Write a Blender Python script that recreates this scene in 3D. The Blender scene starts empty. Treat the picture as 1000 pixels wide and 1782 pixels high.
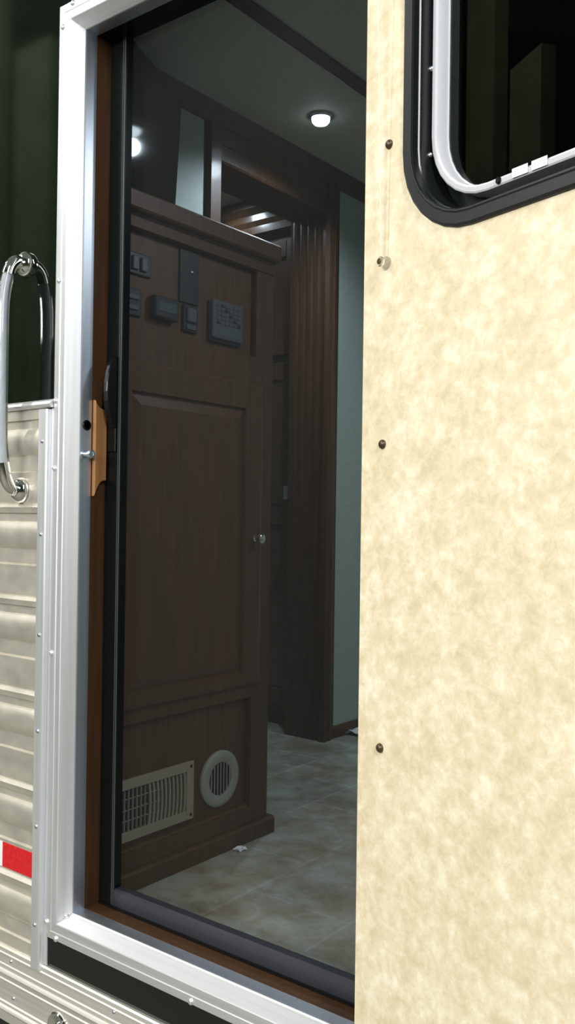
import bpy, bmesh, math, random
from mathutils import Vector, Matrix
random.seed(4)
S = bpy.context.scene
COL = S.collection
PI = math.pi

# ------------------------------------------------------------------ materials
def new_mat(name):
    m = bpy.data.materials.new(name); m.use_nodes = True
    nt = m.node_tree; b = nt.nodes['Principled BSDF']
    return m, nt, b
def plain(name, col, rough=.5, metal=0.0, coat=0.0, trans=0.0, ior=1.5, noise=0.0, nscale=40, bump=0.0, emit=None, estr=0, spec=None):
    m, nt, b = new_mat(name)
    b.inputs['Base Color'].default_value = (*col, 1)
    b.inputs['Roughness'].default_value = rough
    b.inputs['Metallic'].default_value = metal
    b.inputs['Coat Weight'].default_value = coat
    b.inputs['Transmission Weight'].default_value = trans
    b.inputs['IOR'].default_value = ior
    if spec is not None: b.inputs['Specular IOR Level'].default_value = spec
    if emit:
        b.inputs['Emission Color'].default_value = (*emit, 1); b.inputs['Emission Strength'].default_value = estr
    if noise or bump:
        tc = nt.nodes.new('ShaderNodeTexCoord'); n = nt.nodes.new('ShaderNodeTexNoise')
        n.inputs['Scale'].default_value = nscale; n.inputs['Detail'].default_value = 5
        nt.links.new(tc.outputs['Object'], n.inputs['Vector'])
        if noise:
            r = nt.nodes.new('ShaderNodeValToRGB')
            r.color_ramp.elements[0].position = .3; r.color_ramp.elements[1].position = .7
            r.color_ramp.elements[0].color = (*[c*(1-noise) for c in col], 1)
            r.color_ramp.elements[1].color = (*[min(1, c*(1+noise)) for c in col], 1)
            nt.links.new(n.outputs['Fac'], r.inputs['Fac']); nt.links.new(r.outputs['Color'], b.inputs['Base Color'])
        if bump:
            bp = nt.nodes.new('ShaderNodeBump'); bp.inputs['Strength'].default_value = bump; bp.inputs['Distance'].default_value = .001
            nt.links.new(n.outputs['Fac'], bp.inputs['Height']); nt.links.new(bp.outputs['Normal'], b.inputs['Normal'])
    return m
def wood(name, dark, light, rough=.45, scale=(28, 28, 1.6), coat=.15):
    m, nt, b = new_mat(name)
    tc = nt.nodes.new('ShaderNodeTexCoord'); mp = nt.nodes.new('ShaderNodeMapping')
    mp.inputs['Scale'].default_value = scale
    n = nt.nodes.new('ShaderNodeTexNoise'); n.inputs['Scale'].default_value = 3; n.inputs['Detail'].default_value = 8
    n.inputs['Roughness'].default_value = .65; n.inputs['Distortion'].default_value = .6
    r = nt.nodes.new('ShaderNodeValToRGB')
    r.color_ramp.elements[0].position = .3; r.color_ramp.elements[1].position = .72
    r.color_ramp.elements[0].color = (*dark, 1); r.color_ramp.elements[1].color = (*light, 1)
    nt.links.new(tc.outputs['Object'], mp.inputs['Vector']); nt.links.new(mp.outputs['Vector'], n.inputs['Vector'])
    nt.links.new(n.outputs['Fac'], r.inputs['Fac']); nt.links.new(r.outputs['Color'], b.inputs['Base Color'])
    b.inputs['Roughness'].default_value = rough; b.inputs['Coat Weight'].default_value = coat; b.inputs['Coat Roughness'].default_value = .15; b.inputs['Specular IOR Level'].default_value = .3
    return m
def brushed(name, col, rough=.35, metal=1.0, scale=(4, 4, 90), var=.12, tint=None):
    m, nt, b = new_mat(name)
    tc = nt.nodes.new('ShaderNodeTexCoord'); mp = nt.nodes.new('ShaderNodeMapping'); mp.inputs['Scale'].default_value = scale
    n = nt.nodes.new('ShaderNodeTexNoise'); n.inputs['Scale'].default_value = 2; n.inputs['Detail'].default_value = 6
    r = nt.nodes.new('ShaderNodeValToRGB')
    r.color_ramp.elements[0].position = .3; r.color_ramp.elements[1].position = .7
    r.color_ramp.elements[0].color = (*[c*(1-var) for c in col], 1)
    r.color_ramp.elements[1].color = (*[min(1, c*(1+var)) for c in (tint or col)], 1)
    nt.links.new(tc.outputs['Object'], mp.inputs['Vector']); nt.links.new(mp.outputs['Vector'], n.inputs['Vector'])
    nt.links.new(n.outputs['Fac'], r.inputs['Fac']); nt.links.new(r.outputs['Color'], b.inputs['Base Color'])
    mr = nt.nodes.new('ShaderNodeMapRange'); mr.inputs['To Min'].default_value = rough-.07; mr.inputs['To Max'].default_value = rough+.07
    nt.links.new(n.outputs['Fac'], mr.inputs['Value']); nt.links.new(mr.outputs['Result'], b.inputs['Roughness'])
    b.inputs['Metallic'].default_value = metal
    return m

def mottled(name):            # cream vinyl wall covering with cloudy blotches
    m, nt, b = new_mat(name)
    tc = nt.nodes.new('ShaderNodeTexCoord')
    n1 = nt.nodes.new('ShaderNodeTexNoise'); n1.inputs['Scale'].default_value = 42; n1.inputs['Detail'].default_value = 10
    n1.inputs['Roughness'].default_value = .72; n1.inputs['Distortion'].default_value = .25
    n2 = nt.nodes.new('ShaderNodeTexNoise'); n2.inputs['Scale'].default_value = 15; n2.inputs['Detail'].default_value = 7
    n2.inputs['Roughness'].default_value = .6
    mx = nt.nodes.new('ShaderNodeMath'); mx.operation = 'MULTIPLY_ADD'; mx.inputs[1].default_value = .62
    ma = nt.nodes.new('ShaderNodeMath'); ma.operation = 'MULTIPLY'; ma.inputs[1].default_value = .38
    r = nt.nodes.new('ShaderNodeValToRGB')
    e = r.color_ramp.elements
    e[0].position = .40; e[0].color = (.66, .555, .36, 1)
    e[1].position = .61; e[1].color = (.88, .82, .635, 1)
    k = e.new(.5); k.color = (.76, .66, .455, 1)
    nt.links.new(tc.outputs['Object'], n1.inputs['Vector']); nt.links.new(tc.outputs['Object'], n2.inputs['Vector'])
    nt.links.new(n2.outputs['Fac'], ma.inputs[0]); nt.links.new(n1.outputs['Fac'], mx.inputs[0]); nt.links.new(ma.outputs['Value'], mx.inputs[2])
    nt.links.new(mx.outputs['Value'], r.inputs['Fac']); nt.links.new(r.outputs['Color'], b.inputs['Base Color'])
    b.inputs['Roughness'].default_value = .55
    return m

def tile_floor(name):
    m, nt, b = new_mat(name)
    tc = nt.nodes.new('ShaderNodeTexCoord'); mp = nt.nodes.new('ShaderNodeMapping')
    mp.inputs['Location'].default_value = (-.18, -.18, 0); mp.inputs['Rotation'].default_value = (0, 0, 0)
    br = nt.nodes.new('ShaderNodeTexBrick')
    br.inputs['Scale'].default_value = 1; br.inputs['Brick Width'].default_value = .40; br.inputs['Row Height'].default_value = .265
    br.inputs['Mortar Size'].default_value = .006; br.inputs['Mortar Smooth'].default_value = 1
    br.inputs['Color1'].default_value = (.34, .335, .285, 1); br.inputs['Color2'].default_value = (.29, .295, .26, 1)
    br.inputs['Mortar'].default_value = (.40, .40, .37, 1)
    sw = nt.nodes.new('ShaderNodeSeparateXYZ'); cb = nt.nodes.new('ShaderNodeCombineXYZ')
    nt.links.new(tc.outputs['Object'], mp.inputs['Vector']); nt.links.new(mp.outputs['Vector'], sw.inputs[0])
    nt.links.new(sw.outputs['Y'], cb.inputs['X']); nt.links.new(sw.outputs['X'], cb.inputs['Y']); nt.links.new(cb.outputs[0], br.inputs['Vector'])
    n = nt.nodes.new('ShaderNodeTexNoise'); n.inputs['Scale'].default_value = 14; n.inputs['Detail'].default_value = 12; n.inputs['Roughness'].default_value = .65; n.inputs['Distortion'].default_value = .5
    nt.links.new(tc.outputs['Object'], n.inputs['Vector'])
    r = nt.nodes.new('ShaderNodeValToRGB'); e = r.color_ramp.elements
    e[0].position = .38; e[0].color = (.66, .54, .39, 1); e[1].position = .62; e[1].color = (1.40, 1.52, 1.55, 1)
    k = e.new(.5); k.color = (1.0, .99, .92, 1)
    nt.links.new(n.outputs['Fac'], r.inputs['Fac'])
    n2 = nt.nodes.new('ShaderNodeTexNoise'); n2.inputs['Scale'].default_value = 5.5; n2.inputs['Detail'].default_value = 6
    nt.links.new(tc.outputs['Object'], n2.inputs['Vector'])
    ad = nt.nodes.new('ShaderNodeMath'); ad.operation = 'MULTIPLY_ADD'; ad.inputs[1].default_value = .45
    sc = nt.nodes.new('ShaderNodeMath'); sc.operation = 'MULTIPLY'; sc.inputs[1].default_value = .55
    nt.links.new(n2.outputs['Fac'], ad.inputs[0]); nt.links.new(n.outputs['Fac'], sc.inputs[0]); nt.links.new(sc.outputs[0], ad.inputs[2]); nt.links.new(ad.outputs[0], r.inputs['Fac'])
    mx = nt.nodes.new('ShaderNodeMix'); mx.data_type = 'RGBA'; mx.blend_type = 'MULTIPLY'; mx.inputs['Factor'].default_value = .85
    nt.links.new(br.outputs['Color'], mx.inputs[6]); nt.links.new(r.outputs['Color'], mx.inputs[7])
    nt.links.new(mx.outputs[2], b.inputs['Base Color'])
    b.inputs['Roughness'].default_value = .38
    return m

def screen_mesh(name):        # fine woven insect screen
    m = bpy.data.materials.new(name); m.use_nodes = True
    nt = m.node_tree; nt.nodes.clear()
    out = nt.nodes.new('ShaderNodeOutputMaterial'); mix = nt.nodes.new('ShaderNodeMixShader')
    t = nt.nodes.new('ShaderNodeBsdfTransparent'); d = nt.nodes.new('ShaderNodeBsdfPrincipled')
    d.inputs['Base Color'].default_value = (.016, .019, .019, 1); d.inputs['Roughness'].default_value = .8; d.inputs['Specular IOR Level'].default_value = .15
    mix.inputs[0].default_value = .22
    nt.links.new(t.outputs[0], mix.inputs[1]); nt.links.new(d.outputs[0], mix.inputs[2]); nt.links.new(mix.outputs[0], out.inputs[0])
    return m

M = {}
M['gel'] = plain('dark_green_gelcoat', (.0030, .0060, .0036), rough=.06, coat=.2, ior=1.48)
M['alu'] = brushed('mill_aluminium', (.84, .85, .87), rough=.44, metal=.80, scale=(60, 60, 1.2), var=.05)
M['alu_x'] = brushed('mill_aluminium_long', (.82, .82, .83), rough=.48, metal=.82, scale=(1.2, 60, 60), var=.05)
M['alu_in'] = brushed('smooth_aluminium_reflection_tint', (.64, .68, .75), rough=.36, metal=.92, scale=(60, 60, 1.2), var=.05)  # same metal, smoother; its dim bluish reflection is put into the colour
M['alu_rail'] = brushed('ribbed_rail_aluminium', (.76, .745, .68), rough=.5, metal=.8, scale=(1.2, 60, 60), var=.06)
M['alu_warm'] = brushed('corrugated_aluminium', (.76, .725, .63), rough=.42, metal=.75, scale=(9, 9, 14), var=.10)
M['alu_bright'] = brushed('bright_aluminium', (.86, .86, .87), rough=.33, metal=.8)
M['chrome'] = plain('chrome', (.86, .85, .80), rough=.06, metal=1)
M['steel'] = plain('zinc_steel', (.62, .66, .70), rough=.28, metal=1, noise=.15, nscale=300)
M['clear'] = plain('clear_plastic', (.96, .98, .98), rough=.04, trans=1.0, ior=1.46)
M['milky'] = plain('milky_plastic', (.72, .76, .83), rough=.25)
M['red'] = plain('red_reflective_tape', (.60, .012, .016), rough=.35, noise=.22, nscale=160, bump=.15)
M['white_tape'] = plain('white_reflective_tape', (.85, .85, .83), rough=.35)
M['wood_dark'] = wood('dark_cherry_wood', (.047, .0200, .0078), (.096, .0445, .0180))
M['wood_gloss'] = wood('glossy_cherry_wood', (.047, .0200, .0078), (.096, .0445, .0180), rough=.4, coat=.8)
M['wood_jamb'] = wood('brown_jamb_wood', (.048, .022, .009), (.078, .036, .014), rough=.5, coat=0)
M['wood_block'] = wood('orange_block_wood', (.27, .118, .040), (.40, .20, .078), rough=.45, coat=.1)
M['screen_black'] = plain('black_painted_metal', (.0040, .0058, .0056), rough=.22, noise=.15, nscale=220, spec=.25)
M['screen_slate'] = plain('slate_painted_metal', (.022, .024, .030), rough=.40, noise=.15, nscale=220)
M['mesh'] = screen_mesh('insect_screen')
M['vinyl'] = mottled('cream_mottled_vinyl')
M['white_edge'] = plain('white_gelcoat', (.75, .75, .72), rough=.2)
M['win_black'] = plain('black_window_trim', (.017, .016, .019), rough=.45, noise=.12, nscale=260, bump=.1)
M['win_gloss'] = plain('black_window_liner', (.010, .013, .014), rough=.22)
M['win_white'] = plain('white_window_frame', (.66, .67, .70), rough=.3)
M['glass'] = plain('dark_tinted_glass', (.10, .13, .11), rough=.01, trans=1.0, ior=1.32)
M['bronze'] = plain('bronze_screw_cap', (.085, .058, .030), rough=.32, metal=.4, noise=.2, nscale=200)
M['black'] = plain('black_plastic', (.005, .005, .0055), rough=.25, spec=.25)
M['cord'] = plain('white_cord', (.85, .82, .70), rough=.6)
M['sticker'] = plain('white_sticker', (.86, .86, .87), rough=.4)
M['ink'] = plain('grey_print', (.62, .62, .65), rough=.6)
M['wall'] = plain('grey_green_wallpaper', (.40, .47, .43), rough=.6, noise=.05, nscale=60)
M['ceiling'] = plain('ceiling_vinyl', (.50, .51, .43), rough=.7, noise=.04, nscale=90)
M['floor'] = tile_floor('vinyl_tile_floor')
M['vent'] = plain('tan_vent_plastic', (.27, .235, .18), rough=.45, noise=.05, nscale=90)
M['vent_grey'] = plain('grey_tan_vent_plastic', (.26, .265, .225), rough=.45, noise=.05, nscale=90)
M['bead'] = plain('dull_metal_bead', (.20, .22, .22), rough=.45, metal=.7)
M['hole'] = plain('dark_void', (.006, .006, .006), rough=.8)
M['ctl'] = plain('black_control_plastic', (.016, .018, .024), rough=.32)
M['ctl_grey'] = plain('grey_control_plastic', (.065, .075, .095), rough=.35)
M['lcd'] = plain('control_display', (.08, .10, .11), rough=.12)
M['tv'] = plain('tv_screen_glass', (.004, .004, .005), rough=.07)
M['paper'] = plain('white_paper', (.80, .81, .86), rough=.7)
M['lens'] = plain('led_lens', (.9, .95, 1), rough=.3, emit=(.80, .90, 1.0), estr=9)
M['concrete'] = plain('hall_concrete', (.17, .17, .145), rough=.6, noise=.15, nscale=3)
M['hall'] = plain('hall_wall_paint', (.17, .20, .175), rough=.7, noise=.3, nscale=.6)
M['reflection_post'] = plain('reflection_post_paint', (.34, .39, .24), rough=.6, noise=.2, nscale=2)

# ------------------------------------------------------------------ mesh helpers
def mesh_obj(name, bm, mat, parent=None, origin=(0, 0, 0), bevel=0, smooth=False, segs=2, angle=40):
    bmesh.ops.recalc_face_normals(bm, faces=bm.faces)
    me = bpy.data.meshes.new(name)
    o = Vector(origin)
    if o.length:
        bmesh.ops.translate(bm, vec=-o, verts=bm.verts)
    bm.to_mesh(me); bm.free()
    mats = mat if isinstance(mat, (list, tuple)) else [mat]
    for x in mats: me.materials.append(x)
    ob = bpy.data.objects.new(name, me); COL.objects.link(ob)
    if parent is not None: ob.parent = parent
    else: ob.location = o
    if smooth:
        for p in me.polygons: p.use_smooth = True
        try: me.set_sharp_from_angle(angle=math.radians(angle))
        except Exception: pass
    if bevel:
        md = ob.modifiers.new('edge', 'BEVEL'); md.width = bevel; md.segments = segs; md.limit_method = 'ANGLE'; md.angle_limit = math.radians(35)
    return ob
class Root:
    """Empty at a thing's base; parts are given in world (or local) coordinates and shifted to it."""
    def __init__(s, name, loc, label, cat, group=None, rotz=0, local=False, kind=None):
        s.o = bpy.data.objects.new(name, None); COL.objects.link(s.o)
        s.o.location = loc; s.o.rotation_euler = (0, 0, rotz); s.o.empty_display_size = .05
        s.local = local; s.loc = loc
        if kind: s.o['kind'] = kind
        else: tag(s.o, label, cat, group)
    def part(s, name, bm, mat, under=None, label=None, **k):
        ob = mesh_obj(name, bm, mat, parent=under or s.o, origin=(0, 0, 0) if s.local else s.loc, **k)
        if label: ob['label'] = label
        return ob
def tag(o, label, cat, group=None):
    o['label'] = label; o['category'] = cat
    if group: o['group'] = group
    return o
def structure(name, bm, mat, **k):
    o = mesh_obj(name, bm, mat, **k); o['kind'] = 'structure'; return o
def B(): return bmesh.new()
def box(bm, x0, x1, y0, y1, z0, z1):
    v = [bm.verts.new((x, y, z)) for x in (x0, x1) for y in (y0, y1) for z in (z0, z1)]
    for f in ((0, 1, 3, 2), (4, 6, 7, 5), (0, 4, 5, 1), (2, 3, 7, 6), (0, 2, 6, 4), (1, 5, 7, 3)):
        bm.faces.new([v[i] for i in f])
    return bm
def bx(*a): return box(B(), *a)
def cyl(bm, p0, p1, r0, r1=None, n=20, caps=True):
    p0, p1 = Vector(p0), Vector(p1); r1 = r0 if r1 is None else r1
    d = (p1-p0).normalized(); a = d.orthogonal().normalized(); b = d.cross(a)
    R = []
    for p, r in ((p0, r0), (p1, r1)):
        R.append([bm.verts.new(p+(a*math.cos(2*PI*i/n)+b*math.sin(2*PI*i/n))*r) for i in range(n)])
    for i in range(n):
        bm.faces.new((R[0][i], R[0][(i+1) % n], R[1][(i+1) % n], R[1][i]))
    if caps: bm.faces.new(R[0][::-1]); bm.faces.new(R[1])
    return bm
def lathe(bm, p, d, prof, n=24):
    """prof: (distance along d, radius); closed at radius 0 ends."""
    p = Vector(p); d = Vector(d).normalized(); a = d.orthogonal().normalized(); b = d.cross(a)
    rings = []
    for h, r in prof:
        if r < 1e-6: rings.append([bm.verts.new(p+d*h)])
        else: rings.append([bm.verts.new(p+d*h+(a*math.cos(2*PI*i/n)+b*math.sin(2*PI*i/n))*r) for i in range(n)])
    for A, C in zip(rings, rings[1:]):
        for i in range(n):
            j = (i+1) % n
            if len(A) == 1 and len(C) == 1: continue
            if len(A) == 1: bm.faces.new((A[0], C[i], C[j]))
            elif len(C) == 1: bm.faces.new((A[i], C[0], A[j]))
            else: bm.faces.new((A[i], A[j], C[j], C[i]))
    for R in (rings[0], rings[-1]):
        if len(R) > 2: bm.faces.new(R)
    return bm
def tube(bm, pts, rad, n=16, caps=True):
    pts = [Vector(p) for p in pts]
    rad = rad if isinstance(rad, (list, tuple)) else [rad]*len(pts)
    t0 = (pts[1]-pts[0]).normalized(); a = t0.orthogonal().normalized()
    rings = []
    for i, p in enumerate(pts):
        t = (pts[min(i+1, len(pts)-1)]-pts[max(i-1, 0)]).normalized()
        a = (a-t*a.dot(t)).normalized(); b = t.cross(a)
        rings.append([bm.verts.new(p+(a*math.cos(2*PI*k/n)+b*math.sin(2*PI*k/n))*rad[i]) for k in range(n)])
    for A, C in zip(rings, rings[1:]):
        for k in range(n): bm.faces.new((A[k], A[(k+1) % n], C[(k+1) % n], C[k]))
    if caps: bm.faces.new(rings[0][::-1]); bm.faces.new(rings[-1])
    return bm
def catmull(P, k=6):
    P = [Vector(p) for p in P]; out = []
    for i in range(len(P)-1):
        a, b, c, d = P[max(i-1, 0)], P[i], P[i+1], P[min(i+2, len(P)-1)]
        for j in range(k):
            t = j/k
            out.append(.5*((2*b)+(c-a)*t+(2*a-5*b+4*c-d)*t*t+(3*b-a-3*c+d)*t**3))
    out.append(P[-1]); return out
def prism(bm, poly, to3, length_vec):
    """polygon (2-D) mapped by to3 and extruded by length_vec."""
    L = Vector(length_vec)
    A = [bm.verts.new(to3(*p)) for p in poly]; C = [bm.verts.new(Vector(to3(*p))+L) for p in poly]
    bm.faces.new(A[::-1]); bm.faces.new(C)
    n = len(poly)
    for i in range(n): bm.faces.new((A[i], A[(i+1) % n], C[(i+1) % n], C[i]))
    return bm
def loft(bm, A, C):
    A = [bm.verts.new(p) for p in A]; C = [bm.verts.new(p) for p in C]; n = len(A)
    bm.faces.new(A[::-1]); bm.faces.new(C)
    for i in range(n): bm.faces.new((A[i], A[(i+1) % n], C[(i+1) % n], C[i]))
    return bm
def rrect(x0, x1, z0, z1, r, off=0, k=8):
    """rounded rectangle in (x,z), grown by off."""
    out = []
    for cx, cz, a0 in ((x1-r, z1-r, 0), (x0+r, z1-r, 90), (x0+r, z0+r, 180), (x1-r, z0+r, 270)):
        for i in range(k+1):
            a = math.radians(a0+90*i/k); rr = max(r+off, .0005)
            out.append((cx+rr*math.cos(a), cz+rr*math.sin(a)))
    return out
def ring(bm, base, prof):
    """sweep a closed profile [(off, y)] round a rounded rectangle base=(x0,x1,z0,z1,r)."""
    loops = [[bm.verts.new((x, y, z)) for x, z in rrect(*base, off=off)] for off, y in prof]
    n = len(loops[0]); m = len(loops)
    for i in range(m):
        A, C = loops[i], loops[(i+1) % m]
        for k in range(n): bm.faces.new((A[k], A[(k+1) % n], C[(k+1) % n], C[k]))
    return bm
def screw_mesh(name, r, h, mat, axis, slot=True):
    bm = B()
    lathe(bm, (0, 0, 0), axis, [(-.001, r), (h*.35, r), (h*.75, r*.78), (h, r*.35), (h, 0)], n=14)
    bmesh.ops.recalc_face_normals(bm, faces=bm.faces)
    me = bpy.data.meshes.new(name); bm.to_mesh(me); bm.free(); me.materials.append(mat)
    for p in me.polygons: p.use_smooth = True
    return me
def put(me, name, root, pos, under=None):
    o = bpy.data.objects.new(name, me); COL.objects.link(o)
    o.parent = under or root.o
    o.location = Vector(pos) if root.local else Vector(pos)-Vector(root.loc)
    return o

# ------------------------------------------------------------------ dimensions
W = .712          # clear opening width
H = 1.83          # clear opening height
FZ = -.02         # cabin floor
CZ = 2.14         # cabin ceiling
WT = .10          # wall thickness

# ------------------------------------------------------------------ trailer shell (setting)
bm = B()
box(bm, -1.7, -.046, 0, WT, -.30, 2.42); box(bm, W+.046, 2.5, 0, WT, -.30, 2.42)
box(bm, -.046, W+.046, 0, WT, -.30, -.046); box(bm, -.046, W+.046, 0, WT, H+.046, 2.42)
structure('wall_front', bm, M['gel'])
structure('floor', bx(-2.2, 2.4, WT, 2.5, FZ-.05, FZ), M['floor'])
structure('ceiling', bx(-2.2, 2.4, WT, 2.5, CZ, CZ+.04), M['ceiling'])
structure('wall_back', bx(-2.2, 2.4, 2.5, 2.55, FZ, CZ), M['wall'])
structure('wall_right', bx(2.36, 2.4, WT, 2.5, FZ, CZ), M['wall'])
bm = B()      # partition beside the cabinet and beyond the inner doorway
box(bm, -.54, -.49, WT, .898, FZ, CZ); box(bm, -.66, -.49, 1.63, 2.5, FZ, CZ); box(bm, -.54, -.49, .898, 1.63, 2.10, CZ)
structure('wall_left', bm, M['wall'])
structure('wall_far_left', bx(-2.2, -2.16, WT, 2.5, FZ, CZ), M['wall'])
# ceiling batten and valance, skirting
structure('trim_1', bx(-.046, 0, WT, 2.5, CZ-.012, CZ), M['wood_dark'], bevel=.003)
bm = B(); prism(bm, [(-.49, CZ), (-.49, CZ-.055), (-.478, CZ-.05), (-.470, CZ-.03), (-.458, CZ-.012), (-.452, CZ)], lambda x, z: (x, WT, z), (0, 2.4, 0))
structure('trim_2', bm, M['wood_dark'])
bm = B(); prism(bm, [(-.49, FZ), (-.478, FZ), (-.478, FZ+.036), (-.483, FZ+.043), (-.49, FZ+.045)], lambda x, z: (x, 1.633, z), (0, .86, 0))
structure('baseboard_left', bm, M['wood_dark'])

# inner doorway casing: beam, left post, fluted right jamb
R = Root('inner_door_frame', (-.52, 1.26, FZ), 'dark wood casing around the inner doorway behind the cabinet', 'door frame')
bm = B(); prism(bm, [(-.66, 1.975), (-.488, 1.975), (-.484, 1.982), (-.484, 2.03), (-.487, 2.036), (-.487, 2.085), (-.480, 2.095), (-.480, 2.105), (-.66, 2.105)], lambda x, z: (x, .972, z), (0, .66, 0))
R.part('lintel', bm, M['wood_dark'])
bm = B(); box(bm, -.56, -.480, .923, .973, FZ, 2.105); box(bm, -.55, -.497, .899, .9225, FZ, 2.105)
R.part('side_post', bm, M['wood_dark'], bevel=.002)
# fluted jamb: reveal face looks to -y, outer face to +x
pl = [(-.665, 1.66), (-.665, 1.585)]
for k in range(4):
    x = -.655+k*.034
    pl += [(x, 1.585), (x+.008, 1.582), (x+.022, 1.582), (x+.030, 1.585)]
pl += [(-.512, 1.585), (-.49, 1.572), (-.474, 1.578), (-.470, 1.590), (-.476, 1.600), (-.470, 1.612), (-.474, 1.630), (-.488, 1.634), (-.488, 1.66)]
bm = B(); prism(bm, pl, lambda x, y: (x, y, FZ), (0, 0, 2.12))
R.part('fluted_jamb', bm, M['wood_dark'])
pl2 = R.part('strike_plate', bx(-.676, -.655, 1.570, 1.586, .895, .945), M['steel'], label='small metal strike plate', bevel=.002)

# wardrobe behind the doorway
R = Root('wardrobe', (-1.1, 1.95, FZ), 'tall dark wood wardrobe seen through the inner doorway, glossy near its top', 'wardrobe')
R.part('carcass', bx(-1.75, -.675, 1.715, 2.45, FZ, 2.0), M['wood_gloss'])
bm = B(); prism(bm, [(1.715, 2.0), (1.672, 2.0), (1.672, 2.03), (1.66, 2.05), (1.66, 2.075), (1.64, 2.10), (1.64, 2.128), (1.715, 2.128)], lambda y, z: (-1.75, y, z), (1.075, 0, 0))
R.part('cornice', bm, M['wood_gloss'])
def wdoor(z0, z1, x0, x1):
    bm = B(); box(bm, x0, x0+.07, 1.690, 1.714, z0, z1); box(bm, x1-.07, x1, 1.690, 1.714, z0, z1)
    box(bm, x0+.07, x1-.07, 1.690, 1.714, z0, z0+.07); box(bm, x0+.07, x1-.07, 1.690, 1.714, z1-.07, z1)
    box(bm, x0+.07, x1-.07, 1.701, 1.714, z0+.07, z1-.07); return bm
for z0, z1 in ((1.487, 1.955), (.88, 1.455), (.06, .865)):
    R.part('door', wdoor(z0, z1, -1.20, -.70), M['wood_gloss'], bevel=.003)

# ------------------------------------------------------------------ outside metalwork
PER = .1995; Z0 = 1.0235
def siding_profile():
    pts = [(1.0450, -.006), (Z0, -.006)]
    for k in range(7):
        z = Z0-PER*k
        if z < -.10: break
        seg = [(0, -.001), (.018, -.001)]
        for i in range(9):
            a = PI*i/8; seg.append((.018+.058*(1-math.cos(a))/2, -.001-.0115*math.sin(a)))
        seg += [(.080, -.001), (.108, -.002), (.1105, -.0005), (.1125, -.0045), (.176, -.0045), (.179, -.002), (.181, -.0045), (.187, -.009), (.1945, -.0065), (PER-.0003, -.0060)]
        for dz, y in seg:
            if z-dz > -.118: pts.append((z-dz, y))
    pts.append((-.118, -.003))
    return pts
pts = siding_profile(); poly = pts+[(-.118, -.0002), (1.0450, -.0002)]
bm = B(); prism(bm, poly, lambda z, y: (-1.65, y, z), (1.57, 0, 0))
o = mesh_obj('siding_panel', bm, M['alu_warm'], origin=(-.86, 0, -.118), smooth=True, angle=25)
tag(o, 'corrugated aluminium siding sheet on the lower wall left of the doorway', 'siding')
bm = B(); prism(bm, [(y, z) for y, z in [(-.0002, 1.0455), (-.012, 1.0455), (-.016, 1.0475), (-.018, 1.052), (-.016, 1.058), (-.009, 1.0625), (-.0002, 1.0635)]], lambda y, z: (-1.65, y, z), (1.598, 0, 0))
o = mesh_obj('cap_rail', bm, M['alu_x'], origin=(-.86, 0, 1.0455), smooth=True, angle=30)
tag(o, 'rounded aluminium cap rail along the top of the corrugated siding', 'rail')

R = Root('trim_strip', (-.075, -.006, -.126), 'upright flat aluminium strip with small screws, between corrugated siding and door frame', 'strip')
bm = B(); prism(bm, [(-.0905, -.013), (-.0905, -.0155), (-.067, -.0155), (-.064, -.013), (-.063, -.0003), (-.0665, -.0003), (-.0665, -.013)], lambda x, y: (x, y, -.126), (0, 0, 1.168))
R.part('strip', bm, M['alu'])
R.part('channel', bx(-.0625, -.0515, -.0045, -.0003, -.1155, 1.044), M['alu'], bevel=.001)
sm = screw_mesh('small_screw', .0042, .003, M['steel'], (0, -1, 0))
for z in (.9744, .7797, .5692, .3686, .1697, -.035): put(sm, 'screw', R, (-.078, -.0155, z))

R = Root('rub_rail', (.3, -.01, -.27), 'ribbed aluminium rub rail along the bottom of the trailer wall', 'rail')
prof = [(-.0003, -.1165), (-.006, -.1165), (-.009, -.1195), (-.010, -.127), (-.012, -.129), (-.012, -.149), (-.014, -.151), (-.015, -.158), (-.019, -.1605), (-.021, -.164), (-.019, -.1675), (-.015, -.170),
        (-.0135, -.180), (-.0155, -.182), (-.0155, -.198), (-.0135, -.2), (-.0135, -.226), (-.016, -.229), (-.016, -.234), (-.020, -.237), (-.022, -.2405), (-.020, -.244), (-.016, -.247), (-.016, -.268), (-.0003, -.268)]
bm = B(); prism(bm, prof, lambda y, z: (-1.7, y, z), (4.2, 0, 0))
R.part('rail', bm, M['alu_rail'])
for x, y, z in ((-.1614, -.012, -.1385), (.166, -.012, -.1335), (-.149, -.0135, -.2125), (.49, -.012, -.1335)): put(sm, 'screw', R, (x, y, z))
R = Root('round_fitting', (.002, -.0155, -.2185), 'round shiny metal disc with a centre screw on the bottom rail', 'fitting')
bm = B(); lathe(bm, (.002, -.0135, -.2185), (0, -1, 0), [(0, .030), (.004, .030), (.007, .027), (.007, .020), (.0045, .017), (.0045, 0)], n=36)
R.part('disc', bm, M['chrome'], smooth=True)
bm = B(); lathe(bm, (.002, -.018, -.2185), (0, -1, 0), [(0, .0085), (.006, .0085), (.010, .005), (.010, 0)], n=18)
R.part('centre_screw', bm, M['steel'], smooth=True)

R = Root('reflective_tape', (-.2, -.005, .05), 'red and white reflective tape piece on the corrugated siding', 'tape')
R.part('red_band', bx(-.208, -.0925, -.0055, -.0044, .0525, .1058), M['red'], label='red band')
R.part('white_band', bx(-.40, -.2082, -.0055, -.0044, .0525, .1058), M['white_tape'], label='white band')

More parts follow.
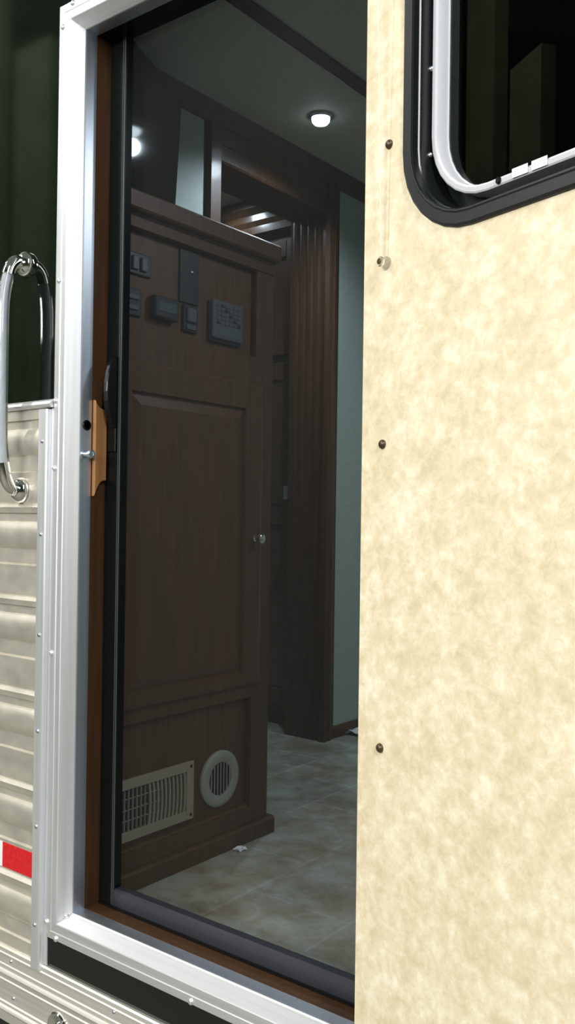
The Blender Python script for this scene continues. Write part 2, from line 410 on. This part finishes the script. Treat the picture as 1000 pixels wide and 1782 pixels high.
# grab handle
hx = -.163
path = [(hx, -.001, 1.362), (hx, -.014, 1.3645), (hx, -.027, 1.362), (hx, -.040, 1.349), (hx, -.048, 1.325), (hx, -.0545, 1.29), (hx, -.057, 1.24), (hx, -.057, 1.12),
        (hx, -.057, 1.0), (hx, -.0545, .955), (hx, -.049, .92), (hx, -.041, .892), (hx, -.028, .876), (hx, -.016, .872), (hx, -.0085, .873)]
cp = catmull(path, 6)
R = Root('grab_handle', (hx, -.004, .873), 'curved chrome grab handle with a clear grip left of the doorway', 'handle')
up = [p for p in cp if p.z > 1.326]; lo = [p for p in cp if p.z < .935]
mid = [p for p in cp if .930 <= p.z <= 1.331]
bm = B(); tube(bm, up, .0135, n=20); lathe(bm, (hx, 0, 1.362), (0, -1, 0), [(.0003, .0275), (.006, .0275), (.012, .0245), (.018, .0185), (.0205, .0135), (.0205, 0)], n=24)
R.part('upper_elbow', bm, M['chrome'], smooth=True)
bm = B(); tube(bm, lo, .0135, n=20); lathe(bm, (hx, -.0058, .873), (0, -1, 0), [(0, .0275), (.004, .0275), (.010, .0245), (.016, .0185), (.0185, .0135), (.0185, 0)], n=24)
R.part('lower_elbow', bm, M['chrome'], smooth=True)
bm = B(); tube(bm, mid, .0135, n=24)
g = R.part('grip', bm, M['clear'], smooth=True, label='clear plastic tube')
bm = B(); tube(bm, mid, .0062, n=16)
R.part('grip_core', bm, M['milky'], under=g, smooth=True, label='milky core inside the clear tube')

# ------------------------------------------------------------------ aluminium door frame
R = Root('door_frame', (W/2, 0, -.05), 'bright aluminium frame around the trailer doorway', 'door frame')
# profile: t outwards from the opening, y depth
FP = [(.0505, -.0003), (.0505, -.008), (.034, -.0095), (.032, -.0086), (.0165, -.0098), (.0145, -.0090), (0, .0185), (-.0003, .0205), (0, .0225), (0, .0500), (.030, .0500), (.030, -.0003)]
FPb = [(.0525, -.0003), (.0525, -.008), (.0375, -.0095), (.0355, -.0086), (.0190, -.0098), (.0170, -.0090), (.002, .0170), (.0, .0195), (.0003, .0225), (.0005, .0500), (.030, .0500), (.030, -.0003)]
def member(side, P=FP):
    bm = B()
    if side == 'left': loft(bm, [(-t, y, -t) for t, y in P], [(-t, y, H+t) for t, y in P])
    if side == 'right': loft(bm, [(W+t, y, -t) for t, y in P], [(W+t, y, H+t) for t, y in P])
    if side == 'bottom': loft(bm, [(-t, y, -t) for t, y in P], [(W+t, y, -t) for t, y in P])
    if side == 'top': loft(bm, [(-t, y, H+t) for t, y in P], [(W+t, y, H+t) for t, y in P])
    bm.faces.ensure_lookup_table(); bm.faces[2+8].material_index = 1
    return bm
lj = R.part('side_jamb', member('left'), [M['alu'], M['alu_in']])
R.part('side_jamb', member('right'), [M['alu'], M['alu_in']])
R.part('head', member('top'), [M['alu_x'], M['alu_in']])
R.part('sill', member('bottom', FPb), [M['alu_x'], M['alu_in']])
rv = screw_mesh('pan_rivet', .0058, .0045, M['alu_bright'], (0, -1, 0))
for x, z in ((-.0074, 1.8748), (-.0379, 1.8349), (-.0375, 1.3064), (-.045, 1.0581), (-.0445, .9173), (-.0455, .5341), (-.0475, -.0224), (-.0165, -.0485), (.3648, -.0475), (.60, 1.8748), (.60, -.0475)):
    put(rv, 'rivet', R, (x, -.0085, z))
rv2 = screw_mesh('corner_rivet', .0050, .0055, M['alu_bright'], (.5, -.4, .6))
for x, z in ((-.006, -.005),): put(rv2, 'rivet', R, (x, .009, z))
# latch hole with black sleeve, and strike bolt, on the jamb face that looks into the opening
bm = B(); lathe(bm, (-.010, .0375, 1.0088), (1, 0, 0), [(0, 0), (.0005, .0075), (.0115, .0080), (.0122, .0100), (.0105, .0112), (.0100, .0112)], n=28)
R.part('latch_hole', bm, M['black'], under=lj, label='black ringed latch hole', smooth=True)
bm = B(); lathe(bm, (-.002, .032, .9475), (1, 0, 0), [(0, .0085), (.004, .0085), (.004, .0062), (.020, .0062), (.020, .0088), (.0265, .0088), (.0275, .0078), (.0275, .004), (.0255, .003), (.0255, 0)], n=22)
R.part('strike_bolt', bm, M['steel'], under=lj, label='zinc strike bolt', smooth=True)

# wood jamb liner behind the frame
bm = B()
box(bm, -.035, 0, .0502, .0985, 0, H+.04); box(bm, W, W+.035, .0502, .0985, 0, H+.04)
box(bm, -.035, W+.035, .0502, .0985, -.030, 0)
structure('trim_3', bm, M['wood_jamb'])
structure('trim_4', bx(-.0005, W+.0005, .0502, .0845, H, H+.04), M['screen_black'])  # black colour stands in for the shade of the gap at the head
# shaped wooden block on the jamb
poly = [(.0515, 1.064), (.0560, 1.0555), (.0640, 1.0480), (.0735, 1.0445), (.0835, 1.0440), (.0835, .8945), (.0770, .8945), (.0680, .8905), (.0600, .8790), (.0515, .8600)]
bm = B(); prism(bm, poly, lambda y, z: (.0002, y, z), (.0105, 0, 0))
o = mesh_obj('wooden_block', bm, M['wood_block'], origin=(.005, .066, .86), bevel=.0035, segs=3)
tag(o, 'orange-brown wooden block with curved ends on the left jamb', 'block')

# ------------------------------------------------------------------ screen door
R = Root('screen_door', (W/2, .095, .004), 'dark framed insect screen door standing in the doorway', 'screen door')
SX0, SX1, SZ0, SZ1 = .0035, W-.0035, .0035, H+.026
SY0, SY1 = .0865, .1085
TR = .021
bm = B(); prism(bm, [(SX0, SY0), (.040, SY0), (.0405, SY0+.002), (.0480, SY0+.002), (.0490, SY0+.003), (.0470, SY1), (SX0, SY1)], lambda x, y: (x, y, SZ0), (0, 0, SZ1-SZ0))
st = R.part('stile', bm, M['screen_black'])
bm = B()
for x in (.0412, .0462): prism(bm, [(x, SY0-.0004), (x+.0008, SY0-.0004), (x+.0008, SY0+.003), (x, SY0+.003)], lambda x, y: (x, y, SZ0+.001), (0, 0, SZ1-SZ0-.002))
R.part('edge_bead', bm, M['bead'], under=st, label='thin pale metal bead')
bm = B(); prism(bm, [(SX1, SY0), (SX1-.046, SY0), (SX1-.044, SY1), (SX1, SY1)], lambda x, y: (x, y, SZ0), (0, 0, SZ1-SZ0))
R.part('stile', bm, M['screen_black'])
bm = B(); prism(bm, [(SY0, SZ0), (SY0, SZ0+.034), (SY0+.005, SZ0+.0375), (SY1, SZ0+.0375), (SY1, SZ0)], lambda y, z: (.0492, y, z), (SX1-.0462-.0492, 0, 0))
R.part('bottom_rail', bm, M['screen_slate'])
R.part('bottom_sweep', bx(SX0+.001, SX1-.001, SY0-.003, SY0+.004, .0007, .0065), M['black'])
bm = B(); prism(bm, [(SY0, SZ1), (SY0, SZ1-TR), (SY1, SZ1-TR), (SY1, SZ1)], lambda y, z: (.0492, y, z), (SX1-.0462-.0492, 0, 0))
R.part('top_rail', bm, M['screen_black'])
R.part('screen', bx(.044, SX1-.041, SY1-.0012, SY1-.0004, SZ0+.034, SZ1-TR+.004), M['mesh'])
# bowed latch handle on the stile
arc = []
for i in range(13):
    a = PI*i/12; arc.append((SY0-.030*math.sin(a), 1.080-.077*math.cos(a)))
inner = [(y+.006 if 0 < i < 12 else y, z) for i, (y, z) in enumerate(arc)]
bm = B(); prism(bm, [(SY0+.001, arc[0][1])]+arc[1:-1]+[(SY0+.001, arc[-1][1])], lambda y, z: (.026, y, z), (.014, 0, 0))
h = R.part('handle', bm, M['black'], bevel=.003, label='black bowed latch handle')
bm = B(); prism(bm, [(SY0-.0305, 1.083), (SY0-.0295, 1.085), (SY0-.0225, 1.137), (SY0-.0215, 1.137), (SY0-.027, 1.083)], lambda y, z: (.0262, y-.0005, z), (.002, 0, 0))
R.part('base_plate', bx(.012, .038, SY0-.004, SY0+.0005, .955, 1.155), M['black'], under=h, bevel=.002)
bm.free()

# ------------------------------------------------------------------ entry door, swung open
ANG = math.radians(17.5)
R = Root('entry_door', (.7529, -.07, 0), 'open entry door with cream mottled inner face and a rounded window', 'door', rotz=-ANG, local=True)
DW, DZ0, DZ1, DT = .72, -.02, 1.86, .032
WX0, WX1, WZ0, WZ1, WR = .106, .60, 1.222, 1.76, .112     # window opening (inner lip of the black trim)
def slab(y0, y1):
    bm = B()
    E = []
    for loop in (rrect(WX0, WX1, WZ0, WZ1, WR, off=.002), [(0, DZ0), (DW, DZ0), (DW, DZ1), (0, DZ1)]):
        v = [bm.verts.new((x, y0, z)) for x, z in loop]
        E += [bm.edges.new((v[k], v[(k+1) % len(v)])) for k in range(len(v))]
    r = bmesh.ops.triangle_fill(bm, use_beauty=True, use_dissolve=False, edges=E)
    f = [g for g in bm.faces]
    ex = bmesh.ops.extrude_face_region(bm, geom=f)
    bmesh.ops.translate(bm, vec=(0, y1-y0, 0), verts=[g for g in ex['geom'] if isinstance(g, bmesh.types.BMVert)])
    return bm
R.part('inner_panel', slab(0, .010), M['vinyl'], label='cream mottled inner face')
R.part('outer_panel', slab(.0101, DT), M['gel'])
R.part('hinge', bx(-.004, .006, .006, .062, .02, 1.84), M['alu'], bevel=.001)
base = (WX0, WX1, WZ0, WZ1, WR)
bm = B(); ring(bm, base, [(.0205, .0003), (.0205, -.0035), (.017, -.0062), (.0035, -.0070), (.0015, -.0085), (-.0003, -.0085), (-.0003, .0003)])
R.part('window_trim', bm, M['win_black'], label='black rounded window surround', smooth=True, angle=20)
bm = B(); ring(bm, base, [(0, -.0060), (-.0022, -.0060), (-.0022, .004), (-.0035, .006), (-.0035, .0460), (.0015, .0460), (.0015, .0004), (0, .0004)])
ring(bm, (.1135, .5925, 1.2502, 1.732, .105), [(-.004, .0522), (.045, .0522), (.045, .0545), (-.004, .0545)])
lin = R.part('window_liner', bm, M['win_gloss'], smooth=True, angle=20)
fb = (.1135, .5925, 1.2502, 1.732, .105)
bm = B(); ring(bm, fb, [(0, .0288), (0, .0250), (-.002, .0235), (-.0075, .0225), (-.0085, .0250), (-.0105, .0250), (-.0115, .0275), (-.0120, .0440), (-.0135, .0440), (-.0135, .0520), (0, .0520)])
fr = R.part('window_frame', bm, M['win_white'], smooth=True, angle=20, label='white inner window frame')
bm = B()
lp = rrect(*fb, off=-.006)
A = [bm.verts.new((x, .0455, z)) for x, z in lp]; C = [bm.verts.new((x, .0495, z)) for x, z in lp]
bm.faces.new(A); bm.faces.new(C[::-1])
for k in range(len(A)): bm.faces.new((A[k], A[(k+1) % len(A)], C[(k+1) % len(A)], C[k]))
R.part('window_pane', bm, M['glass'], under=fr, label='dark tinted glass')
bm = B(); lathe(bm, (.2395, .0228, 1.2560), (0, -1, 0), [(-.002, .0044), (.0015, .0044), (.0025, .003), (.0025, 0)], n=14)
R.part('frame_screw', bm, M['black'], under=fr, label='black screw')
for x0, x1 in ((.262, .287), (.293, .317)):
    sk = R.part('sticker', bx(x0, x1, .0219, .0224, 1.2518, 1.2635), M['sticker'], under=fr, label='small white printed sticker')
    bm = B()
    for r in range(2):
        for c in range(4):
            box(bm, x0+.004+c*.0045, x0+.0065+c*.0045+random.uniform(0, .0012), .02175, .0219, 1.2548+r*.004, 1.2560+r*.004)
    # print sits on the sticker
    p = R.part('print', bm, M['ink'], under=fr)
ls = screw_mesh('liner_screw', .0045, .005, M['steel'], (.3, -1, 0))
for z in (1.452, 1.331): put(ls, 'liner_screw', R, (.1100, .0265, z), under=lin)
cm = screw_mesh('screw_cap', .0068, .0055, M['bronze'], (0, -1, 0))
for x, z in ((.0536, 1.3587), (.0470, .9287), (.0500, .4934), (.05, 1.78), (.05, .07)):
    put(cm, 'screw_cap', R, (x, 0, z))
# cord and clip
bm = B(); tube(bm, [(.0478, -.0085, 1.193), (.0478, -.0145, 1.40), (.0478, -.0275, 1.80), (.0478, -.0285, 1.832)], .0009, n=8)
R.part('blind_cord', bm, M['cord'], label='thin pale cord')
R.part('cord_bracket', bx(.040, .056, -.031, .0003, 1.828, 1.842), M['sticker'])
bm = B(); lathe(bm, (.0505, .0003, 1.189), (0, -1, 0), [(0, .0085), (.002, .0092), (.004, .0082), (.0055, .0050), (.0095, .0045), (.0110, .0068), (.0132, .0072), (.0140, .006), (.0140, .0)], n=26)
k = R.part('cord_clip', bm, M['clear'], smooth=True, label='clear plastic cord clip')
bm = B(); lathe(bm, (.0505, -.0141, 1.189), (0, -1, 0), [(0, .0042), (.001, .0042), (.0016, .003), (.0016, 0)], n=14)
R.part('clip_screw', bm, M['bronze'], under=k, label='dark screw head')

# ------------------------------------------------------------------ cabinet just inside the doorway
R = Root('cabinet', (-.24, .40, FZ), 'dark cherry wood cabinet with control panels and floor vents, inside the doorway', 'cabinet')
XF, XR = -.030, -.045
R.part('carcass', bx(-.455, XR, .112, .688, FZ, 1.505), M['wood_dark'])
bm = B()
box(bm, XR, XF, .620, .690, FZ, 1.505); box(bm, XR, XF, .112, .150, FZ, 1.505)
box(bm, XR, XF, .150, .620, 1.4685, 1.505); box(bm, XR, XF, .150, .620, 1.160, 1.2405); box(bm, XR, XF, .150, .620, .353, .400); box(bm, XR, XF, .150, .620, FZ, .0525)
R.part('face_frame', bm, M['wood_dark'])
# recessed mouldings
bm = B(); prism(bm, [(XF, .0525), (XF, .066), (XF-.004, .0668), (XF-.007, .072), (XR-.0002, .074), (XR-.0002, .0525)], lambda x, z: (x, .150, z), (0, .470, 0))
R.part('moulding', bm, M['wood_dark'])
# top cap
bm = B(); prism(bm, [(-.46, 1.5055), (-.022, 1.5055), (-.014, 1.499), (-.007, 1.503), (-.0045, 1.507), (-.0045, 1.541), (-.0075, 1.5455), (-.46, 1.5455)], lambda x, z: (x, .106, z), (0, .586, 0))
R.part('cap', bm, M['wood_dark'], bevel=.0015)
bm = B(); prism(bm, [(XF, 1.506), (XF, 1.468), (-.026, 1.470), (-.025, 1.494), (-.019, 1.499), (-.019, 1.506)], lambda x, z: (x, .112, z), (0, .574, 0))
R.part('frieze', bm, M['wood_dark'])
# foot
bm = B(); prism(bm, [(-.46, FZ), (-.0165, FZ), (-.0165, .0175), (-.0205, .0225), (-.026, .0245), (-.46, .0245)], lambda x, z: (x, .106, z), (0, .603, 0))
R.part('foot', bm, M['wood_dark'], bevel=.001)
# door with raised panel
def raised_door():
    bm = B(); y0, y1, z0, z1 = .128, .6415, .388, 1.1690
    py0, py1, pz0, pz1 = .1785, .5735, .4215, 1.1015
    F = -.0180
    loops = [(y0, y1, z0, z1, XF), (y0, y1, z0, z1, F-.0035), (y0+.009, y1-.009, z0+.009, z1-.006, F),
             (py0, py1, pz0, pz1, F), (py0+.003, py1-.003, pz0+.003, pz1-.003, F-.009), (py0+.007, py1-.007, pz0+.007, pz1-.007, F-.009), (py0+.030, py1-.030, pz0+.030, pz1-.030, F-.0015)]
    V = [[bm.verts.new((x, y, z)) for y, z in ((a, c), (b, c), (b, d), (a, d))] for a, b, c, d, x in loops]
    for A, C in zip(V, V[1:]):
        for k in range(4): bm.faces.new((A[k], A[(k+1) % 4], C[(k+1) % 4], C[k]))
    bm.faces.new(V[-1]); bm.faces.new(V[0][::-1])
    return bm
dr = R.part('door', raised_door(), M['wood_dark'], label='raised panel door')
bm = B(); lathe(bm, (-.0182, .6105, .7667), (1, 0, 0), [(0, .0075), (.002, .0075), (.004, .0045), (.014, .0045), (.017, .009), (.021, .0125), (.026, .0125), (.029, .008), (.030, 0)], n=28)
R.part('knob', bm, M['chrome'], under=dr, smooth=True, label='round chrome knob')
# rectangular floor vent
vy0, vy1, vz0, vz1 = .128, .4145, .0872, .2268
iy0, iy1, iz0, iz1 = .150, .3905, .1088, .2042
bm = B(); xs = (XR+.0002, XR+.0090)
box(bm, *xs, vy0, iy0, vz0, vz1); box(bm, *xs, iy1, vy1, vz0, vz1); box(bm, *xs, iy0, iy1, vz0, iz0); box(bm, *xs, iy0, iy1, iz1, vz1)
v = R.part('floor_vent', bm, M['vent'], label='rectangular tan vent grille', bevel=.0012)
R.part('vent_void', bx(XR+.0001, XR+.0008, iy0, iy1, iz0, iz1), M['hole'], under=v)
n = 19
for i in range(n):
    y = iy0+.006+(iy1-iy0-.012)*i/(n-1)
    bow = .004 if y > .26 else 0
    pts_ = [(XR+.0045, y+bow*(1-(2*t-1)**2), iz0+(iz1-iz0)*t) for t in [j/8 for j in range(9)]]
    bm = B()
    for a, b_ in zip(pts_, pts_[1:]):
        hw = .0036 if y > .26 else .0012
        loft(bm, [(a[0]-.003, a[1]-hw*.9, a[2]), (a[0]+.002, a[1]-hw, a[2]), (a[0]+.002, a[1]+hw*.6, a[2]), (a[0]-.003, a[1]+hw*.2, a[2])],
             [(b_[0]-.003, b_[1]-hw*.9, b_[2]), (b_[0]+.002, b_[1]-hw, b_[2]), (b_[0]+.002, b_[1]+hw*.6, b_[2]), (b_[0]-.003, b_[1]+hw*.2, b_[2])])
    R.part('slat', bm, M['vent'], under=v)
for z in (.132, .156, .181):
    R.part('cross_bar', bx(XR+.001, XR+.0028, iy0, .31, z-.0011, z+.0011), M['vent'], under=v)
vs = screw_mesh('vent_screw', .0040, .002, M['black'], (1, 0, 0))
for y, z in ((.4045, .2155), (.4045, .0985)): put(vs, 'vent_screw', R, (XR+.009, y, z), under=v)
# round vent
cy, cz, ro, ri = .5140, .1605, .0705, .0415
bm = B(); lathe(bm, (XR+.0002, cy, cz), (1, 0, 0), [(0, ro), (.006, ro), (.0095, ro-.005), (.0105, ro-.012), (.0090, ri+.004), (.0070, ri), (.0008, ri), (.0008, 0)], n=48)
v = R.part('round_vent', bm, M['vent_grey'], smooth=True, label='round grey vent')
R_hole = B(); lathe(R_hole, (XR+.0012, cy, cz), (1, 0, 0), [(0, ri-.0003), (.0006, ri-.0003), (.0006, 0)], n=40)
R.part('vent_void', R_hole, M['hole'], under=v)
for i in range(7):
    dy = -.0342+.0114*i; hh = math.sqrt(max(ri**2-dy*dy, 0))-.001
    bm = B(); loft(bm, [(XR+.0085, cy+dy-.0028, cz-hh), (XR+.0085, cy+dy+.0006, cz-hh), (XR+.0022, cy+dy+.0034, cz-hh), (XR+.0022, cy+dy+.0018, cz-hh)],
                   [(XR+.0085, cy+dy-.0028, cz+hh), (XR+.0085, cy+dy+.0006, cz+hh), (XR+.0022, cy+dy+.0034, cz+hh), (XR+.0022, cy+dy+.0018, cz+hh)])
    R.part('slat', bm, M['vent_grey'], under=v)
# controls in the upper recess
def plate(name, label, y0, y1, z0, z1, d, mat, bev=.003):
    return R.part(name, bx(XR+.0002, XR+d, y0, y1, z0, z1), mat, label=label, bevel=bev)
p = plate('switch_panel', 'black twin switch panel at the top left', .160, .251, 1.368, 1.4185, .006, M['ctl'])
for y in (.200, .2265): R.part('rocker', bx(XR+.006, XR+.012, y-.009, y+.009, 1.378, 1.409), M['ctl_grey'], under=p, bevel=.002)
p = plate('outlet_panel', 'dark narrow control panel below the twin switches', .150, .2225, 1.273, 1.336, .006, M['ctl'])
for z in (1.292, 1.316): R.part('button', bx(XR+.006, XR+.010, .176, .212, z-.006, z+.006), M['ctl_grey'], under=p, bevel=.002)
p = plate('thermostat', 'black boxy thermostat in the middle of the recess', .250, .330, 1.279, 1.3315, .022, M['ctl'], .005)
R.part('display', bx(XR+.0215, XR+.0232, .262, .318, 1.295, 1.318), M['lcd'], under=p, bevel=.001)
p = plate('tall_panel', 'tall dark glossy panel under the cabinet cap', .346, .412, 1.336, 1.462, .005, M['ctl'], .001)
R.part('indicator', bx(XR+.0049, XR+.0068, .383, .389, 1.412, 1.415), M['sticker'], under=p, label='small pale indicator')
p = plate('rocker_plate', 'small switch plate right of the thermostat', .3575, .4065, 1.2665, 1.3325, .008, M['ctl'])
R.part('rocker', bx(XR+.0078, XR+.0135, .366, .398, 1.290, 1.324), M['ctl_grey'], under=p, bevel=.003)
R.part('rocker', bx(XR+.0078, XR+.0115, .366, .398, 1.272, 1.284), M['ctl_grey'], under=p, bevel=.002)
p = plate('keypad', 'square grey keypad control with rows of keys', .452, .5645, 1.266, 1.362, .018, M['ctl_grey'], .004)
p2 = R.part('keypad_base', bx(XR+.0002, XR+.010, .448, .5655, 1.258, 1.360), M['ctl'], under=p, bevel=.003)
for r in range(5):
    for c in range(6):
        R.part('key', bx(XR+.0178, XR+.0196, .463+c*.0158, .463+c*.0158+.0105, 1.302+r*.0108, 1.302+r*.0108+.0068), M['ctl'] if (r+c) % 5 == 0 else M['ctl_grey'], under=p)
R.part('display', bx(XR+.0178, XR+.0190, .470, .548, 1.274, 1.292), M['lcd'], under=p, bevel=.001)

# television swivelled on the partition above the cabinet
ps, th = math.radians(22.3), math.radians(2.9)
R = Root('television', (-.44, .42, 1.68), 'dark flat television above the cabinet, angled on the wall', 'television')
nrm = Vector((math.cos(th)*math.cos(ps), math.cos(th)*math.sin(ps), -math.sin(th))); sd = Vector((-math.sin(ps), math.cos(ps), 0)); upv = nrm.cross(sd).normalized()
if upv.z < 0: upv = -upv
corner = Vector((-.44, .7255, 1.7635))      # a point on the right edge of the glass
def tvbox(s0, s1, u0, u1, d0, d1):
    bm = B(); v = [bm.verts.new(corner+sd*s+upv*u+nrm*d) for s in (s0, s1) for u in (u0, u1) for d in (d0, d1)]
    for f in ((0, 1, 3, 2), (4, 6, 7, 5), (0, 4, 5, 1), (2, 3, 7, 6), (0, 2, 6, 4), (1, 5, 7, 3)): bm.faces.new([v[i] for i in f])
    return bm
R.part('housing', tvbox(-.58, 0, -.085, .31, -.030, -.0005), M['black'], bevel=.002)
R.part('screen', tvbox(-.579, -.001, -.084, .309, -.0004, .0008), M['tv'])
bm = B(); cyl(bm, corner-sd*.20-nrm*.028+upv*.1, Vector((-.489, .52, 1.86)), .012, n=12); 
R.part('wall_bracket', bm, M['black'])

# ceiling lights
def puck(loc, label):
    R = Root('ceiling_light', loc, label, 'light', group=None)
    x, y, z = loc
    bm = B(); lathe(bm, (x, y, CZ), (0, 0, -1), [(0, .040), (.006, .040), (.0105, .036), (.0105, .0302), (.0095, .0302), (.0095, 0)], n=36)
    R.part('bezel', bm, M['steel'], smooth=True)
    bm = B(); lathe(bm, (x, y, CZ-.0102), (0, 0, -1), [(0, .0300), (.008, .0290), (.015, .0235), (.019, .013), (.0205, 0)], n=28)
    R.part('lens', bm, M['lens'], smooth=True, label='lit bluish white lens')
    l = bpy.data.lights.new('led', 'SPOT'); l.energy = 32; l.color = (.74, .88, 1.0); l.shadow_soft_size = .028; l.spot_size = math.radians(156); l.spot_blend = .8
    lo_ = bpy.data.objects.new('led_lamp', l); COL.objects.link(lo_); lo_.location = (x, y, CZ-.07)
    return lo_
led1 = puck((-.2457, 1.1931, CZ), 'bright round LED light on the ceiling of the cabin')

for x, y in ((1.05, 1.0), (1.7, 1.4)):
    l = bpy.data.lights.new('led', 'SPOT'); l.energy = 23; l.color = (.82, .92, 1.0); l.shadow_soft_size = .03; l.spot_size = math.radians(165); l.spot_blend = .5
    o = bpy.data.objects.new('led_lamp', l); COL.objects.link(o); o.location = (x, y, CZ-.04)

l = bpy.data.lights.new('led', 'SPOT'); l.energy = 4; l.color = (.74, .88, 1.0); l.shadow_soft_size = .03; l.spot_size = math.radians(160); l.spot_blend = .5
o = bpy.data.objects.new('led_lamp', l); COL.objects.link(o); o.location = (-1.0, 1.53, 2.115); o.rotation_euler = (Vector((-.98, 1.60, 1.0))-o.location).to_track_quat('-Z', 'Y').to_euler()

# scraps on the floor
def scrap(name, c, r, seed, label):
    random.seed(seed); bm = B()
    g = [[bm.verts.new((c[0]+(i-2)*r*.5+random.uniform(-r, r)*.12, c[1]+(j-2)*r*.5+random.uniform(-r, r)*.12, FZ+.0008+random.uniform(0, r*.55)*(1 if 0 < i < 4 or 0 < j < 4 else 0))) for j in range(5)] for i in range(5)]
    for i in range(4):
        for j in range(4): bm.faces.new((g[i][j], g[i+1][j], g[i+1][j+1], g[i][j+1]))
    o = mesh_obj(name, bm, M['paper'], origin=(c[0], c[1], FZ))
    md = o.modifiers.new('thick', 'SOLIDIFY'); md.thickness = .0006; md.offset = 1
    tag(o, label, 'scrap'); return o
scrap('paper_scrap', (-.435, 1.775), .045, 3, 'crumpled white scrap lying by the skirting of the grey-green wall')
scrap('paper_scrap', (.0, .548), .014, 8, 'tiny white scrap on the floor against the cabinet foot')

# ------------------------------------------------------------------ the hall around the trailer
structure('ground', bx(-14, 12, -12, 6, -.75, -.70), M['concrete'])
structure('wall_hall', bx(-14, 12, -9.1, -9, -.7, 9.5), M['hall'])
structure('wall_hall_side', bx(-10.1, -10, -9, 4, -.7, 9.5), M['hall'])
bm = B(); box(bm, -8.05, -7.35, -5.7, -5.5, -.7, 6.55); box(bm, -9.6, -8.45, -5.7, -5.5, -.7, 8.2)  # unseen posts, added so gelcoat and pane mirror olive bands
structure('trim_reflection_post', bm, M['reflection_post'])

# ------------------------------------------------------------------ lights
def area(name, loc, target, sx, sy, power, col=(1, 1, 1)):
    l = bpy.data.lights.new(name, 'AREA'); l.shape = 'RECTANGLE'; l.size = sx; l.size_y = sy; l.energy = power; l.color = col
    o = bpy.data.objects.new(name, l); COL.objects.link(o); o.location = loc
    o.rotation_euler = (Vector(target)-Vector(loc)).to_track_quat('-Z', 'Y').to_euler()
    return o
area('hall_tube', (.2, -5.2, 2.5), (.3, 0, .6), 3.2, .6, 225, (1.0, .985, .95))
area('hall_tube', (3.6, -2.5, 3.3), (.2, 0, .6), .6, 2.6, 120, (.97, .99, 1.0))
area('hall_tube', (-3.2, -3.8, 4.4), (-.2, 0, .4), .5, 3.0, 130, (1.0, .98, .93))
area('hall_tube', (-6.5, -2.4, 8.0), (-7.8, -7, 3.0), 4, .6, 190, (.95, 1.0, .92))  # unseen lamp added to brighten the hall wall and posts in reflections
w = bpy.data.worlds.new('hall_air'); S.world = w; w.use_nodes = True
w.node_tree.nodes['Background'].inputs['Color'].default_value = (.80, 1.0, .86, 1)
w.node_tree.nodes['Background'].inputs['Strength'].default_value = .14

# ------------------------------------------------------------------ camera (measured from the photograph)
cam = bpy.data.cameras.new('camera'); co = bpy.data.objects.new('camera', cam); COL.objects.link(co)
rt = Vector((0.7910283086813373, 0.6116288368308861, 0.013578689982478276))
dn = Vector((0.006528449952094508, 0.01375495522528315, -0.9998840835556755))
fw = Vector((-0.6117447132636014, 0.7910252632904007, 0.006887570717335036))
m = Matrix.Identity(4)
for i in range(3):
    m[i][0], m[i][1], m[i][2] = rt[i], -dn[i], -fw[i]
m[0][3], m[1][3], m[2][3] = 1.482, -1.1907, .8205
co.matrix_world = m
cam.sensor_fit = 'VERTICAL'; cam.sensor_height = 24; cam.lens = 24*1566.95/1782; cam.clip_start = .02; cam.clip_end = 60
S.camera = co
S.view_settings.view_transform = 'Standard'; S.view_settings.look = 'None'; S.view_settings.gamma = 1
S.view_settings.use_curve_mapping = False
S.view_settings.exposure = 0.08
